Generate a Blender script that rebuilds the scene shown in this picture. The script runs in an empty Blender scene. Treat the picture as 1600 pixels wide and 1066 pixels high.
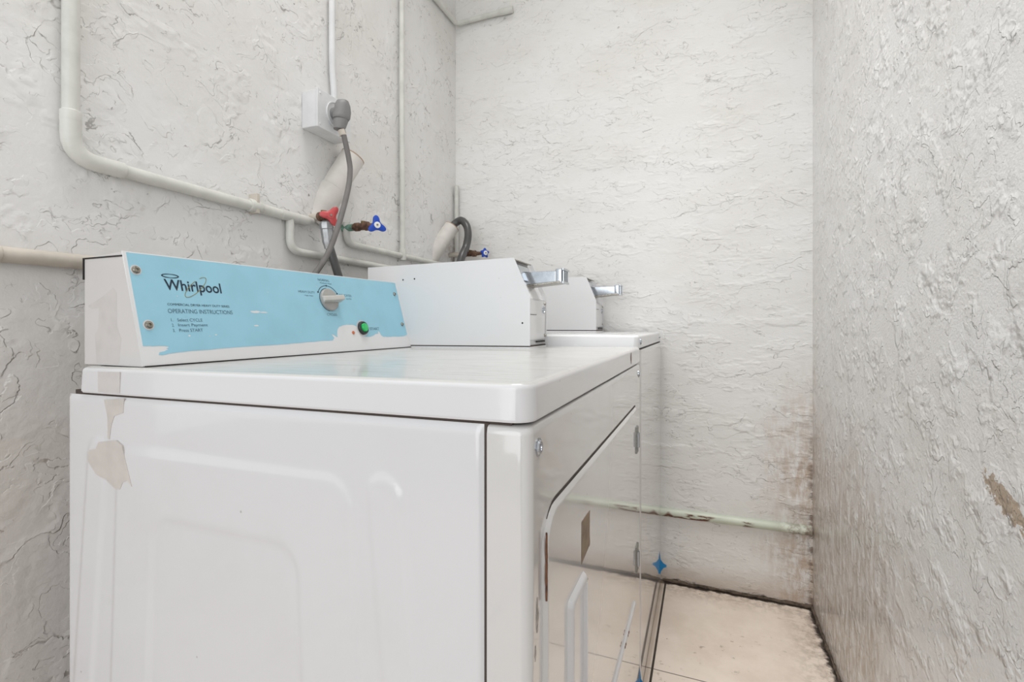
import bpy, bmesh, math, random
from mathutils import Vector, Matrix

# ------------------------------------------------------------------ camera, light, exposure
S = bpy.context.scene
COL = S.collection
cam = bpy.data.objects.new('camera', bpy.data.cameras.new('camera'))
COL.objects.link(cam)
cam.location = (0, 0, 0.97)
cam.rotation_euler = (math.radians(90), 0, math.atan(302 / 760))
cam.data.sensor_width = 36
cam.data.lens = 36 * 760 / 1600
cam.data.shift_y = -25 / 1600
cam.data.clip_start = 0.02
S.camera = cam

S.view_settings.view_transform = 'Standard'
S.view_settings.look = 'None'
S.view_settings.gamma = 1
S.view_settings.use_curve_mapping = False
S.view_settings.exposure = 0.0

W = bpy.data.worlds.new('overcast_sky')
W.use_nodes = True
bg = W.node_tree.nodes['Background']
bg.inputs[0].default_value = (0.93, 0.97, 1.0, 1)
bg.inputs[1].default_value = 1.0
S.world = W

def area(name, loc, target, sx, sy, power, color=(1, 1, 1)):
    l = bpy.data.lights.new(name, 'AREA')
    l.shape = 'RECTANGLE'; l.size = sx; l.size_y = sy
    l.energy = power; l.color = color
    o = bpy.data.objects.new(name, l); COL.objects.link(o)
    o.location = loc
    o.rotation_euler = (Vector(target) - Vector(loc)).to_track_quat('-Z', 'Y').to_euler()
    return o
CEIL_SPREAD = 1.9
# unseen ceiling lights added to fill the nook, and daylight falling in at the open end behind the camera
area('ceiling_fill', (-0.42, 0.72, 3.26), (-0.25, 0.85, 0), 0.9, 1.1, 11.5, (1.0, 0.985, 0.96))
area('aisle_fill', (0.13, 1.15, 3.26), (0.10, 1.35, 0), 0.35, 0.8, 2.4, (1.0, 0.985, 0.96)).data.spread = 0.75  # added fill over the aisle, brightens the floor and lower walls
area('doorway_daylight', (-0.35, -1.7, 1.25), (-0.2, 1.2, 0.85), 1.5, 2.1, 20, (0.96, 0.98, 1.0))

bpy.data.objects['ceiling_fill'].data.spread = CEIL_SPREAD

# ------------------------------------------------------------------ materials
MATS = {}
def srgb(r, g, b):
    f = lambda v: (v / 255 / 12.92) if v / 255 <= 0.04045 else ((v / 255 + 0.055) / 1.055) ** 2.4
    return (f(r), f(g), f(b), 1)

class NT:
    """small helper around a node tree"""
    def __init__(s, name):
        s.m = bpy.data.materials.new(name); s.m.use_nodes = True
        s.t = s.m.node_tree; s.n = s.t.nodes; s.b = s.n['Principled BSDF']
        s.geo = s.n.new('ShaderNodeTexCoord').outputs['Object']
    def link(s, a, b): s.t.links.new(a, b)
    def put(s, sock, v):
        if isinstance(v, bpy.types.NodeSocket): s.link(v, sock)
        elif v is not None: sock.default_value = v
    def math(s, op, a, b=None, clamp=False):
        n = s.n.new('ShaderNodeMath'); n.operation = op; n.use_clamp = clamp
        s.put(n.inputs[0], a); s.put(n.inputs[1], b); return n.outputs[0]
    def vmath(s, op, a, b=None):
        n = s.n.new('ShaderNodeVectorMath'); n.operation = op
        s.put(n.inputs[0], a); s.put(n.inputs[1], b); return n.outputs[0]
    def noise(s, vec, scale, detail=3, rough=0.5, col=False):
        n = s.n.new('ShaderNodeTexNoise'); s.put(n.inputs['Vector'], vec)
        n.inputs['Scale'].default_value = scale; n.inputs['Detail'].default_value = detail
        n.inputs['Roughness'].default_value = rough
        return n.outputs['Color' if col else 'Fac']
    def scale(s, vec, v): return s.vmath('MULTIPLY', vec, v)
    def step(s, v, a, b, lo=0.0, hi=1.0):
        n = s.n.new('ShaderNodeMapRange'); n.interpolation_type = 'SMOOTHSTEP'
        s.put(n.inputs['Value'], v)
        n.inputs['From Min'].default_value = a; n.inputs['From Max'].default_value = b
        n.inputs['To Min'].default_value = lo; n.inputs['To Max'].default_value = hi
        return n.outputs['Result']
    def band(s, v, c, w):
        return s.math('SUBTRACT', 1.0, s.step(s.math('ABSOLUTE', s.math('SUBTRACT', v, c)), 0.0, w))
    def mul(s, *a):
        r = a[0]
        for x in a[1:]: r = s.math('MULTIPLY', r, x)
        return r
    def mix(s, f, a, b):
        n = s.n.new('ShaderNodeMix'); n.data_type = 'RGBA'
        s.put(n.inputs['Factor'], f)
        s.put(n.inputs['A'] if False else n.inputs[6], a); s.put(n.inputs[7], b)
        return n.outputs[2]
    def xyz(s, vec=None):
        n = s.n.new('ShaderNodeSeparateXYZ'); s.put(n.inputs[0], vec or s.geo); return n.outputs
    def bump(s, h, dist, strength=1.0, prev=None):
        n = s.n.new('ShaderNodeBump'); s.put(n.inputs['Height'], h)
        n.inputs['Distance'].default_value = dist; n.inputs['Strength'].default_value = strength
        if prev: s.link(prev, n.inputs['Normal'])
        return n.outputs[0]
    def done(s, color=None, rough=None, normal=None, metal=None, coat=None):
        s.put(s.b.inputs['Base Color'], color); s.put(s.b.inputs['Roughness'], rough)
        if normal: s.link(normal, s.b.inputs['Normal'])
        if metal is not None: s.b.inputs['Metallic'].default_value = metal
        if coat is not None:
            s.b.inputs['Coat Weight'].default_value = coat; s.b.inputs['Coat Roughness'].default_value = 0.04
        return s.m

def plain(name, rgb, rough=0.5, metal=0.0, var=0.06, vs=30, bump=0.0, coat=None):
    t = NT(name)
    n = t.noise(t.geo, vs, 4)
    c = srgb(*rgb); d = tuple(min(1, x * (1 - 2.5 * var)) for x in c[:3]) + (1,)
    col = t.mix(t.step(n, 0.35, 0.75), c, d)
    nm = t.bump(n, bump) if bump else None
    return t.done(col, rough, nm, metal, coat)

def enamel(name, rgb, dirt=0.5, rough=0.12, coat=0.6, streak=0.0):
    """white baked enamel with faint smudges and a few specks"""
    t = NT(name)
    t.geo = t.vmath('ADD', t.geo, (13.37, 7.71, 3.33))
    c = srgb(*rgb)
    sm = t.step(t.noise(t.geo, 5, 5, 0.6), 0.48, 0.75)
    col = t.mix(t.mul(sm, 0.10 * dirt), c, srgb(150, 135, 120))
    v = t.n.new('ShaderNodeTexVoronoi'); v.inputs['Scale'].default_value = 24
    t.link(t.geo, v.inputs['Vector'])
    sp = t.mul(t.math('SUBTRACT', 1.0, t.step(v.outputs['Distance'], 0.02, 0.05)), t.step(t.xyz(v.outputs['Color'])[0], 0.80, 0.82))
    col = t.mix(t.mul(sp, 0.8 * min(1, dirt)), col, srgb(95, 75, 62))
    if streak:
        st = t.noise(t.scale(t.geo, (6, 60, 6)), 1.5, 5, 0.65)
        f = t.mul(t.step(st, 0.52, 0.72), streak)
        col = t.mix(f, col, srgb(135, 128, 120))
    r = t.math('ADD', rough, t.math('MULTIPLY', t.noise(t.geo, 9, 4), 0.10))
    return t.done(col, r, t.bump(t.noise(t.geo, 3, 2), 0.0015), 0.0, coat)

def stucco(name, a, b, base, relief=0.003, lines=0.5, seed=0.0, rough=0.55, stretch=(1, 1), stains=None, scale=1.0, coat=0.0, finebump=0.0006):
    """painted skip-trowel plaster. a, b: index of the two in-plane axes"""
    t = NT(name)
    q = t.xyz()
    comb = t.n.new('ShaderNodeCombineXYZ')
    t.link(t.mul(q[a], stretch[0]), comb.inputs[0]); t.link(t.mul(q[b], stretch[1]), comb.inputs[1])
    comb.inputs[2].default_value = seed
    P = t.scale(comb.outputs[0], (scale,) * 3)
    w1 = t.vmath('MULTIPLY', t.vmath('SUBTRACT', t.noise(P, 5, 2, 0.5, True), (0.5, 0.5, 0.5)), (0.16,) * 3)
    w2 = t.vmath('MULTIPLY', t.vmath('SUBTRACT', t.noise(P, 30, 3, 0.6, True), (0.5, 0.5, 0.5)), (0.03,) * 3)
    Q = t.vmath('ADD', t.vmath('ADD', P, w1), w2)
    n1 = t.noise(Q, 6.0, 2.0, 0.5)
    n2 = t.noise(t.vmath('ADD', Q, (7.3, 3.1, 5.0)), 11.0, 2.5, 0.55)
    m1 = t.step(t.noise(P, 7.0, 3, 0.6), 0.44, 0.60)
    m2 = t.step(t.noise(t.vmath('ADD', P, (4.0, 9.0, 1.0)), 6.0, 3, 0.6), 0.44, 0.6)
    e1 = t.mul(t.step(n1, 0.50, 0.512), m1)
    e2 = t.mul(t.step(n2, 0.53, 0.545), m2)
    e3 = t.mul(t.step(n2, 0.44, 0.45), m1)
    big = t.math('ADD', t.math('ADD', e1, t.mul(e2, 0.8)), t.mul(e3, 0.6))
    low = t.noise(P, 3.0, 3, 0.5)
    fine = t.noise(P, 110, 3, 0.6)
    nm = t.bump(low, 0.006)
    nm = t.bump(big, relief, 1.0, nm)
    nm = t.bump(fine, finebump, 1.0, nm)
    # colour: uneven paint, dirt and painted-in shade along the trowel edges, pits
    blot = t.step(t.noise(P, 2.2, 4, 0.6), 0.35, 0.7)
    c = srgb(*base)
    col = t.mix(blot, c, tuple(x * y for x, y in zip(c[:3], (0.93, 0.92, 0.90))) + (1,))
    mm = t.step(t.noise(t.vmath('ADD', P, (2.0, 6.0, 3.0)), 16, 3, 0.6), 0.50, 0.60)
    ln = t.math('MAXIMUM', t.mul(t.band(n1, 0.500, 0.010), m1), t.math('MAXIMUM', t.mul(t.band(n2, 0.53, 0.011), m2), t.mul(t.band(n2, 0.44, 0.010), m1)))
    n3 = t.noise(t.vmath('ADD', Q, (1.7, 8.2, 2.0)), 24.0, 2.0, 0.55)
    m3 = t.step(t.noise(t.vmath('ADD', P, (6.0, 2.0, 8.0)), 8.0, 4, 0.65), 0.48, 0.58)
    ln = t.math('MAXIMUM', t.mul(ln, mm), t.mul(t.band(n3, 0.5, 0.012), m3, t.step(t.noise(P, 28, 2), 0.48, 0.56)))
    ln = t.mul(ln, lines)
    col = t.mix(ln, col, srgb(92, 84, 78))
    v = t.n.new('ShaderNodeTexVoronoi'); v.inputs['Scale'].default_value = 15
    t.link(t.vmath('ADD', P, w2), v.inputs['Vector'])
    sp = t.mul(t.math('SUBTRACT', 1.0, t.step(v.outputs['Distance'], 0.03, 0.07)), t.step(t.xyz(v.outputs['Color'])[0], 0.84, 0.86))
    col = t.mix(t.mul(sp, 0.8 * min(1.0, lines * 1.4)), col, srgb(80, 70, 62))
    if stains: col = stains(t, q, P, col)
    return t.done(col, rough, nm, 0.0, coat)

def st_back(t, q, P, col):
    x, z = q[0], q[2]
    n = t.noise(P, 5, 5, 0.65); n2 = t.noise(t.scale(P, (9, 1.6, 1)), 4, 5, 0.7); hz = t.noise(t.scale(P, (1.3, 4.5, 1)), 4, 5, 0.75)
    # damp brown streaks towards the right corner, worst below knee height
    f = t.mul(t.step(t.math('ADD', x, t.mul(n, 0.22)), 0.24, 0.46), t.step(z, 0.95, 0.35), t.step(n2, 0.35, 0.62))
    col = t.mix(t.mul(f, 0.75), col, srgb(176, 148, 122))
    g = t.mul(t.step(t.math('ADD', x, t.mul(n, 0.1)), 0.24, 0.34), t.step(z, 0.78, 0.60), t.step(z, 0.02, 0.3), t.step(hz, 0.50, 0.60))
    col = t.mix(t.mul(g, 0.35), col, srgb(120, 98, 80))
    low = t.mul(t.step(t.math('ADD', z, t.mul(n, 0.08)), 0.14, 0.05), 0.6)
    col = t.mix(low, col, srgb(176, 152, 130))
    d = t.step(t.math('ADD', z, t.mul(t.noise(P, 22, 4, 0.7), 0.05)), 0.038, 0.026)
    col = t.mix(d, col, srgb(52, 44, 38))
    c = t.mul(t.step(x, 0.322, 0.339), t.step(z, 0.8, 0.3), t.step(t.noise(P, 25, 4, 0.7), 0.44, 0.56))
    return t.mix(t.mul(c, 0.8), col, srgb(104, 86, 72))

def st_right(t, q, P, col):
    y, z = q[1], q[2]
    n = t.noise(P, 6, 5, 0.65); st = t.noise(t.scale(P, (6, 1.3, 1)), 5, 5, 0.7)
    f = t.mul(t.step(t.math('ADD', y, t.mul(n, 0.5)), 1.25, 1.62), t.step(t.math('ADD', z, t.mul(n, 0.2)), 0.88, 0.52), t.step(st, 0.36, 0.62))
    col = t.mix(t.mul(f, 0.70), col, srgb(160, 138, 118))
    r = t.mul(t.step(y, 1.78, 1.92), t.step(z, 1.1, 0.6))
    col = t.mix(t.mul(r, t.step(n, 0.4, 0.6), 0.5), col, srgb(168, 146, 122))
    # knocked-off plaster scar
    dy = t.math('DIVIDE', t.math('SUBTRACT', y, 0.775), 0.055)
    zc = t.math('ADD', 0.752, t.mul(t.math('SUBTRACT', y, 0.775), 0.35))
    dz = t.math('DIVIDE', t.math('SUBTRACT', z, zc), 0.016)
    rr = t.math('ADD', t.math('ADD', t.mul(dy, dy), t.mul(dz, dz)), t.mul(t.math('SUBTRACT', t.noise(P, 40, 4, 0.7), 0.5), 5.0))
    chip = t.math('SUBTRACT', 1.0, t.step(rr, 0.85, 1.0))
    col = t.mix(chip, col, srgb(176, 158, 138))
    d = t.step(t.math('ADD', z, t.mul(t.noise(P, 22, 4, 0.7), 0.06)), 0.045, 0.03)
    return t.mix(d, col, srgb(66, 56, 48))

def st_left(t, q, P, col):
    y, z = q[1], q[2]
    n = t.noise(P, 5, 5, 0.65)
    f = t.mul(t.step(t.math('ADD', z, t.mul(n, 0.5)), 1.4, 0.9), t.step(y, 0.75, 0.35))
    col = t.mix(t.mul(f, 0.35), col, srgb(186, 166, 148))
    c = t.mul(t.step(y, 1.80, 1.92), t.step(z, 1.42, 1.30), t.step(t.noise(P, 30, 4, 0.7), 0.42, 0.6))
    return t.mix(t.mul(c, 0.6), col, srgb(150, 124, 102))

M = {}
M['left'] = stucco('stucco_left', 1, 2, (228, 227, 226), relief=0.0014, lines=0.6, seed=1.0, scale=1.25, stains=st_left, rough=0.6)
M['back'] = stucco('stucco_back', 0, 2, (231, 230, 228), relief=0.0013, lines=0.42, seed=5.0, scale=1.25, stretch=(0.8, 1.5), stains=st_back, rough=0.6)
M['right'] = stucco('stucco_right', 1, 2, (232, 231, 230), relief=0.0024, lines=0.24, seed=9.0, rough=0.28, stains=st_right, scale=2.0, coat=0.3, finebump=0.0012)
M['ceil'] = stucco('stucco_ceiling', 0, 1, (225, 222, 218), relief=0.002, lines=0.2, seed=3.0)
M['enamel'] = enamel('white_enamel', (209, 208, 209), 0.5)
M['front'] = enamel('glossy_white_enamel', (202, 200, 198), 0.35, rough=0.05, coat=1.0)
M['lidtop'] = enamel('worn_white_enamel', (194, 193, 190), 1.0, rough=0.20, coat=0.25, streak=0.40)
M['grey_enamel'] = enamel('grey_white_steel', (202, 199, 197), 0.5, rough=0.25, coat=0.2)
M['plate'] = enamel('coin_box_white', (220, 220, 221), 0.25, rough=0.2, coat=0.4)
M['blue'] = plain('light_blue_film', (150, 200, 219), 0.32, var=0.03, vs=14)
M['ink'] = plain('dark_blue_ink', (28, 46, 66), 0.5)
M['greyink'] = plain('grey_ink', (82, 112, 130), 0.5)
M['gold'] = plain('olive_swoosh_ink', (140, 132, 84), 0.4)
M['dark'] = plain('dark_gap', (38, 34, 32), 0.8)
M['seam'] = plain('shaded_seam', (70, 60, 54), 0.8)  # dark tone painted as the shade inside gaps and seams
M['chrome'] = plain('zinc_chrome', (188, 193, 199), 0.15, metal=1.0, var=0.05, vs=50)
M['hinge'] = plain('dull_hinge_steel', (138, 138, 132), 0.35, metal=0.6, var=0.15, vs=150)
M['steel'] = plain('screw_steel', (170, 165, 155), 0.3, metal=1.0, var=0.2, vs=200)
M['knob'] = plain('grey_knob_plastic', (165, 163, 160), 0.35)
M['knob2'] = plain('pale_knob_plastic', (190, 188, 183), 0.35)
M['green'] = plain('green_button', (20, 190, 95), 0.25, coat=0.6)
M['black'] = plain('black_plastic', (48, 46, 48), 0.4)
M['orange'] = plain('amber_lens', (196, 110, 70), 0.3)
M['scuff'] = plain('grey_scuff', (176, 168, 162), 0.6, var=0.2, vs=150)
M['rust'] = plain('rust', (120, 80, 58), 0.9, var=0.25, vs=120)
M['brownpatch'] = plain('brown_glue_residue', (140, 122, 102), 0.7, var=0.12, vs=60)
M['residue'] = plain('tape_residue', (198, 193, 190), 0.45, var=0.035, vs=40)
M['residue2'] = plain('tape_residue_brown', (197, 190, 184), 0.45, var=0.035, vs=40)
M['pipe'] = plain('painted_pipe', (214, 214, 208), 0.42, var=0.06, vs=20, bump=0.001)
M['pipe_tan'] = plain('painted_pipe_dusty', (204, 196, 184), 0.55, var=0.08, vs=20, bump=0.001)
M['pvc'] = plain('painted_pvc', (218, 214, 208), 0.4, var=0.06, vs=18)
M['coupling'] = plain('galvanised_coupling', (176, 178, 180), 0.3, metal=0.5, var=0.12, vs=60)
M['rim'] = plain('stained_pvc_edge', (178, 154, 132), 0.7)
M['pvcin'] = plain('pvc_mouth', (110, 98, 84), 0.8)
M['box'] = plain('painted_box', (222, 223, 224), 0.4, var=0.04, vs=20)
M['plug'] = plain('grey_rubber', (128, 127, 127), 0.5)
M['cord'] = plain('grey_cord', (118, 115, 113), 0.5)
M['hose'] = plain('black_rubber_hose', (74, 74, 74), 0.35, coat=0.3)
M['brass'] = plain('aged_brass', (134, 112, 78), 0.45, metal=0.5, var=0.25, vs=90)
M['copper'] = plain('corroded_copper', (118, 88, 72), 0.6, metal=0.3, var=0.25, vs=90)
M['verd'] = plain('verdigris', (120, 158, 142), 0.8, var=0.2, vs=120)
M['red'] = plain('red_handle', (196, 78, 80), 0.4)
M['bluev'] = plain('blue_handle', (16, 70, 178), 0.35)
M['white'] = plain('white_plastic', (232, 232, 230), 0.4)
M['tape'] = plain('blue_painters_tape', (20, 130, 190), 0.55)
M['caulk'] = plain('dirty_caulk', (96, 82, 70), 0.9, var=0.3, vs=60, bump=0.004)

def floor_mat():
    t = NT('beige_floor_tile')
    x, y, z = t.xyz()
    tile = t.n.new('ShaderNodeMath')
    gx = t.math('ABSOLUTE', t.math('SUBTRACT', t.math('MODULO', t.math('ADD', x, 0.139 + 0.25 + 5.2), 0.52), 0.25))
    gy = t.math('ABSOLUTE', t.math('SUBTRACT', t.math('MODULO', t.math('ADD', y, -1.422 + 0.25 + 5.2), 0.52), 0.25))
    g = t.math('MAXIMUM', t.math('SUBTRACT', 1.0, t.step(gx, 0.0022, 0.0036)), t.mul(t.math('SUBTRACT', 1.0, t.step(gy, 0.0008, 0.0020)), 0.8))
    n = t.noise(t.geo, 4, 6, 0.65); n2 = t.noise(t.geo, 26, 5, 0.7)
    col = t.mix(t.step(n, 0.35, 0.7), srgb(216, 204, 192), srgb(200, 186, 173))
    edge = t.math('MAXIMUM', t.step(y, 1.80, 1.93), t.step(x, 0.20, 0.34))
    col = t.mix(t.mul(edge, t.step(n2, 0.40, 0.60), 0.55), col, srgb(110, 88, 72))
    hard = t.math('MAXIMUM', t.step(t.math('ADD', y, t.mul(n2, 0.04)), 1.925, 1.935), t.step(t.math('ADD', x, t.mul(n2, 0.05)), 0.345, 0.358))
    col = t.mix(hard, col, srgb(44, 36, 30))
    sc = t.mul(t.step(t.noise(t.scale(t.geo, (1, 1.6, 1)), 30, 5, 0.7), 0.60, 0.66), t.step(t.noise(t.geo, 5, 3), 0.50, 0.62))
    col = t.mix(t.mul(sc, 0.6), col, srgb(112, 94, 80))
    v = t.n.new('ShaderNodeTexVoronoi'); v.inputs['Scale'].default_value = 20
    t.link(t.geo, v.inputs['Vector'])
    sp = t.mul(t.math('SUBTRACT', 1.0, t.step(v.outputs['Distance'], 0.03, 0.06)), t.step(t.xyz(v.outputs['Color'])[0], 0.70, 0.72))
    col = t.mix(t.mul(sp, 0.75), col, srgb(90, 76, 66))
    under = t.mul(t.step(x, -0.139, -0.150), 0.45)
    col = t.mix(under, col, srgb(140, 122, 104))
    col = t.mix(g, col, srgb(50, 42, 36))
    return t.done(col, 0.45, t.bump(t.math('SUBTRACT', t.mul(n2, 0.1), g), 0.002))
M['floor'] = floor_mat()

def rusty_pipe():
    t = NT('rusty_green_painted_pipe')
    n = t.noise(t.scale(t.geo, (10, 60, 60)), 2.0, 5, 0.65)
    x, y, z = t.xyz()
    c = t.mix(t.step(t.noise(t.geo, 8, 3), 0.4, 0.6), srgb(212, 216, 202), srgb(200, 206, 190))
    m = t.mul(t.step(n, 0.44, 0.46), t.step(t.noise(t.geo, 9, 2), 0.44, 0.48), t.step(x, 0.17, 0.13), t.step(z, 0.272, 0.267))
    c = t.mix(m, c, srgb(104, 62, 46))
    d = t.mul(t.step(x, 0.20, 0.31), t.step(t.noise(t.geo, 30, 4, 0.7), 0.40, 0.58))
    c = t.mix(t.mul(d, 0.85), c, srgb(120, 100, 84))
    top = t.mul(t.step(z, 0.272, 0.279), 0.4)
    c = t.mix(top, c, srgb(150, 160, 146))
    return t.done(c, 0.5, t.bump(t.math('SUBTRACT', 1.0, m), 0.001))
M['rustpipe'] = rusty_pipe()

# ------------------------------------------------------------------ mesh helpers
def obj(name, bm, mat, parent=None, smooth=True, angle=40, loc=None):
    bmesh.ops.recalc_face_normals(bm, faces=bm.faces)
    me = bpy.data.meshes.new(name)
    bm.to_mesh(me); bm.free()
    for m in (mat if isinstance(mat, (list, tuple)) else [mat]): me.materials.append(m)
    if smooth:
        for p in me.polygons: p.use_smooth = True
        me.set_sharp_from_angle(angle=math.radians(angle))
    o = bpy.data.objects.new(name, me); COL.objects.link(o)
    if smooth:
        wn = o.modifiers.new('face_weighted_normals', 'WEIGHTED_NORMAL'); wn.keep_sharp = True; wn.weight = 90
    if parent:
        o.parent = parent
        base = Vector((0, 0, 0)); p = parent
        while p: base += p.location; p = p.parent
        o.location = Vector((0, 0, 0))
        me.transform(Matrix.Translation(-base))
    return o
# materials use object coordinates of each mesh; empties sit at a base point so parts stay in world scale

def thing(name, label, cat, loc, group=None):
    o = bpy.data.objects.new(name, None); COL.objects.link(o)
    o.empty_display_size = 0.05
    o.location = loc; o['label'] = label; o['category'] = cat
    if group: o['group'] = group
    return o
def tag(o, label, cat, group=None):
    o['label'] = label; o['category'] = cat
    if group: o['group'] = group
    return o
def struct(name, bm, mat, **k):
    o = obj(name, bm, mat, **k); o['kind'] = 'structure'; return o

def add_box(bm, x0, x1, y0, y1, z0, z1, bev=0.0, seg=2, mi=0):
    vs = [bm.verts.new((x, y, z)) for x in (x0, x1) for y in (y0, y1) for z in (z0, z1)]
    fs = [bm.faces.new([vs[i] for i in q]) for q in ((0, 1, 3, 2), (4, 6, 7, 5), (0, 4, 5, 1), (2, 3, 7, 6), (0, 2, 6, 4), (1, 5, 7, 3))]
    for f in fs: f.material_index = mi
    if bev:
        es = {e for f in fs for e in f.edges}
        bmesh.ops.bevel(bm, geom=list(es), offset=bev, segments=seg, profile=0.5, affect='EDGES')
    return bm
def box(*a, **k): return add_box(bmesh.new(), *a, **k)

def smooth_path(pts, n=8):
    pts = [Vector(p) for p in pts]
    if len(pts) < 3: return pts
    out = []
    P = [2 * pts[0] - pts[1]] + pts + [2 * pts[-1] - pts[-2]]
    for i in range(1, len(P) - 2):
        a, b, c, d = P[i - 1], P[i], P[i + 1], P[i + 2]
        for k in range(n):
            t = k / n
            out.append(0.5 * ((2 * b) + (c - a) * t + (2 * a - 5 * b + 4 * c - d) * t * t + (3 * b - a - 3 * c + d) * t ** 3))
    out.append(pts[-1]); return out
def fillet_path(pts, r, n=6):
    pts = [Vector(p) for p in pts]; out = [pts[0]]
    for a, b, c in zip(pts, pts[1:], pts[2:]):
        u = (a - b).normalized(); v = (c - b).normalized()
        p, q = b + u * r, b + v * r
        for k in range(n + 1):
            t = k / n; out.append(p * (1 - t) ** 2 + b * 2 * t * (1 - t) + q * t * t)
    out.append(pts[-1]); return out
def add_tube(bm, path, rad, seg=16, cap=True, mi=0):
    path = [Vector(p) for p in path]; N = len(path)
    rads = rad if isinstance(rad, (list, tuple)) else [rad] * N
    tn = (path[1] - path[0]).normalized()
    up = Vector((0, 0, 1)) if abs(tn.z) < 0.9 else Vector((1, 0, 0))
    nrm = (up - tn * up.dot(tn)).normalized()
    rings = []
    for i in range(N):
        t2 = (path[min(i + 1, N - 1)] - path[max(i - 1, 0)])
        if t2.length > 1e-9: t2.normalize()
        else: t2 = tn
        nrm = (nrm - t2 * nrm.dot(t2)).normalized(); bn = t2.cross(nrm)
        rings.append([bm.verts.new(path[i] + (nrm * math.cos(a) + bn * math.sin(a)) * rads[i]) for a in [2 * math.pi * k / seg for k in range(seg)]])
        tn = t2
    for A, B in zip(rings, rings[1:]):
        for k in range(seg):
            f = bm.faces.new((A[k], A[(k + 1) % seg], B[(k + 1) % seg], B[k])); f.material_index = mi
    if cap:
        for r in (rings[0][::-1], rings[-1]):
            f = bm.faces.new(r); f.material_index = mi
    return bm
def tube(*a, **k): return add_tube(bmesh.new(), *a, **k)
def add_lathe(bm, origin, axis, prof, seg=24, mi=0):
    """prof: list of (distance along axis, radius)"""
    o = Vector(origin); a = Vector(axis).normalized()
    return add_tube2(bm, [(o + a * d, r) for d, r in prof], a, seg, mi)
def add_tube2(bm, rr, a, seg, mi):
    up = Vector((0, 0, 1)) if abs(a.z) < 0.9 else Vector((1, 0, 0))
    n = (up - a * up.dot(a)).normalized(); b = a.cross(n)
    rings = [[bm.verts.new(c + (n * math.cos(t) + b * math.sin(t)) * max(r, 1e-5)) for t in [2 * math.pi * k / seg for k in range(seg)]] for c, r in rr]
    for A, B in zip(rings, rings[1:]):
        for k in range(seg):
            f = bm.faces.new((A[k], A[(k + 1) % seg], B[(k + 1) % seg], B[k])); f.material_index = mi
    for r in (rings[0][::-1], rings[-1]):
        f = bm.faces.new(r); f.material_index = mi
    return bm
def lathe(*a, **k): return add_lathe(bmesh.new(), *a, **k)

def add_prism(bm, poly, fn, t0, t1, mi=0):
    """poly of 2D points, fn(u, v, t) -> xyz, between thickness t0 and t1"""
    A = [bm.verts.new(fn(u, v, t0)) for u, v in poly]; B = [bm.verts.new(fn(u, v, t1)) for u, v in poly]
    n = len(poly)
    fs = [bm.faces.new(A[::-1]), bm.faces.new(B)]
    for i in range(n): fs.append(bm.faces.new((A[i], A[(i + 1) % n], B[(i + 1) % n], B[i])))
    for f in fs: f.material_index = mi
    return fs
def prism(poly, fn, t0, t1, bev=0, seg=2):
    bm = bmesh.new(); add_prism(bm, poly, fn, t0, t1)
    if bev: bmesh.ops.bevel(bm, geom=bm.edges[:], offset=bev, segments=seg, profile=0.5, affect='EDGES')
    return bm
def rrect(x0, x1, y0, y1, r, seg=6):
    r = r if isinstance(r, (list, tuple)) else [r] * 4
    out = []
    for (cx, cy, a0, rr) in ((x1 - r[0], y1 - r[0], 0, r[0]), (x0 + r[1], y1 - r[1], 90, r[1]), (x0 + r[2], y0 + r[2], 180, r[2]), (x1 - r[3], y0 + r[3], 270, r[3])):
        for k in range(seg + 1):
            a = math.radians(a0 + 90 * k / seg); out.append((cx + rr * math.cos(a), cy + rr * math.sin(a)))
    return out
def loft(bm, rings, cap=(True, True)):
    V = [[bm.verts.new(p) for p in r] for r in rings]
    n = len(V[0])
    for A, B in zip(V, V[1:]):
        for k in range(n): bm.faces.new((A[k], A[(k + 1) % n], B[(k + 1) % n], B[k]))
    if cap[0]: bm.faces.new(V[0][::-1])
    if cap[1]: bm.faces.new(V[-1])
    return bm

# ------------------------------------------------------------------ the room
XL, XR, YB, ZC = -1.038, 0.342, 1.93, 3.30
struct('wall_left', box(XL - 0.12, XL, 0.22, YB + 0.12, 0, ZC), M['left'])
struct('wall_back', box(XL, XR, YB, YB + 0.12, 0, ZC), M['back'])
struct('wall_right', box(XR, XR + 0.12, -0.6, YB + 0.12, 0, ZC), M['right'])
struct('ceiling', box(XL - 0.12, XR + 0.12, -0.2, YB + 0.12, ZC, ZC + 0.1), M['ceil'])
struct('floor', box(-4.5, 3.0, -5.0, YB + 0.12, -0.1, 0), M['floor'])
# grimy filler line in the floor corner
rnd = random.Random(3)
bm = bmesh.new()
path = [(-0.150 + 0.489 * k / 26, YB - 0.002, 0.003 + rnd.uniform(-0.002, 0.002)) for k in range(27)]
add_tube(bm, path, [rnd.uniform(0.003, 0.008) for _ in path], 8)
struct('trim_1', bm, M['caulk'])
bm = bmesh.new()
path = [(XR - 0.002, YB - 0.004 - 0.9 * k / 44, 0.003 + rnd.uniform(-0.002, 0.002)) for k in range(45)]
add_tube(bm, path, [rnd.uniform(0.002, 0.008) for _ in path], 8)
struct('trim_2', bm, M['caulk'])

# ------------------------------------------------------------------ the clothes dryer (near machine)
K = 0.008
def tz(x): return K * (x + 0.155)          # the dryer leans back very slightly towards the wall
XF = -0.155
DY0, DY1 = 0.436, 1.281
dryer = thing('clothes_dryer', 'near white clothes dryer with light blue control panel and bare side panel facing the camera', 'clothes dryer', (-0.53, 0.86, 0))

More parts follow.
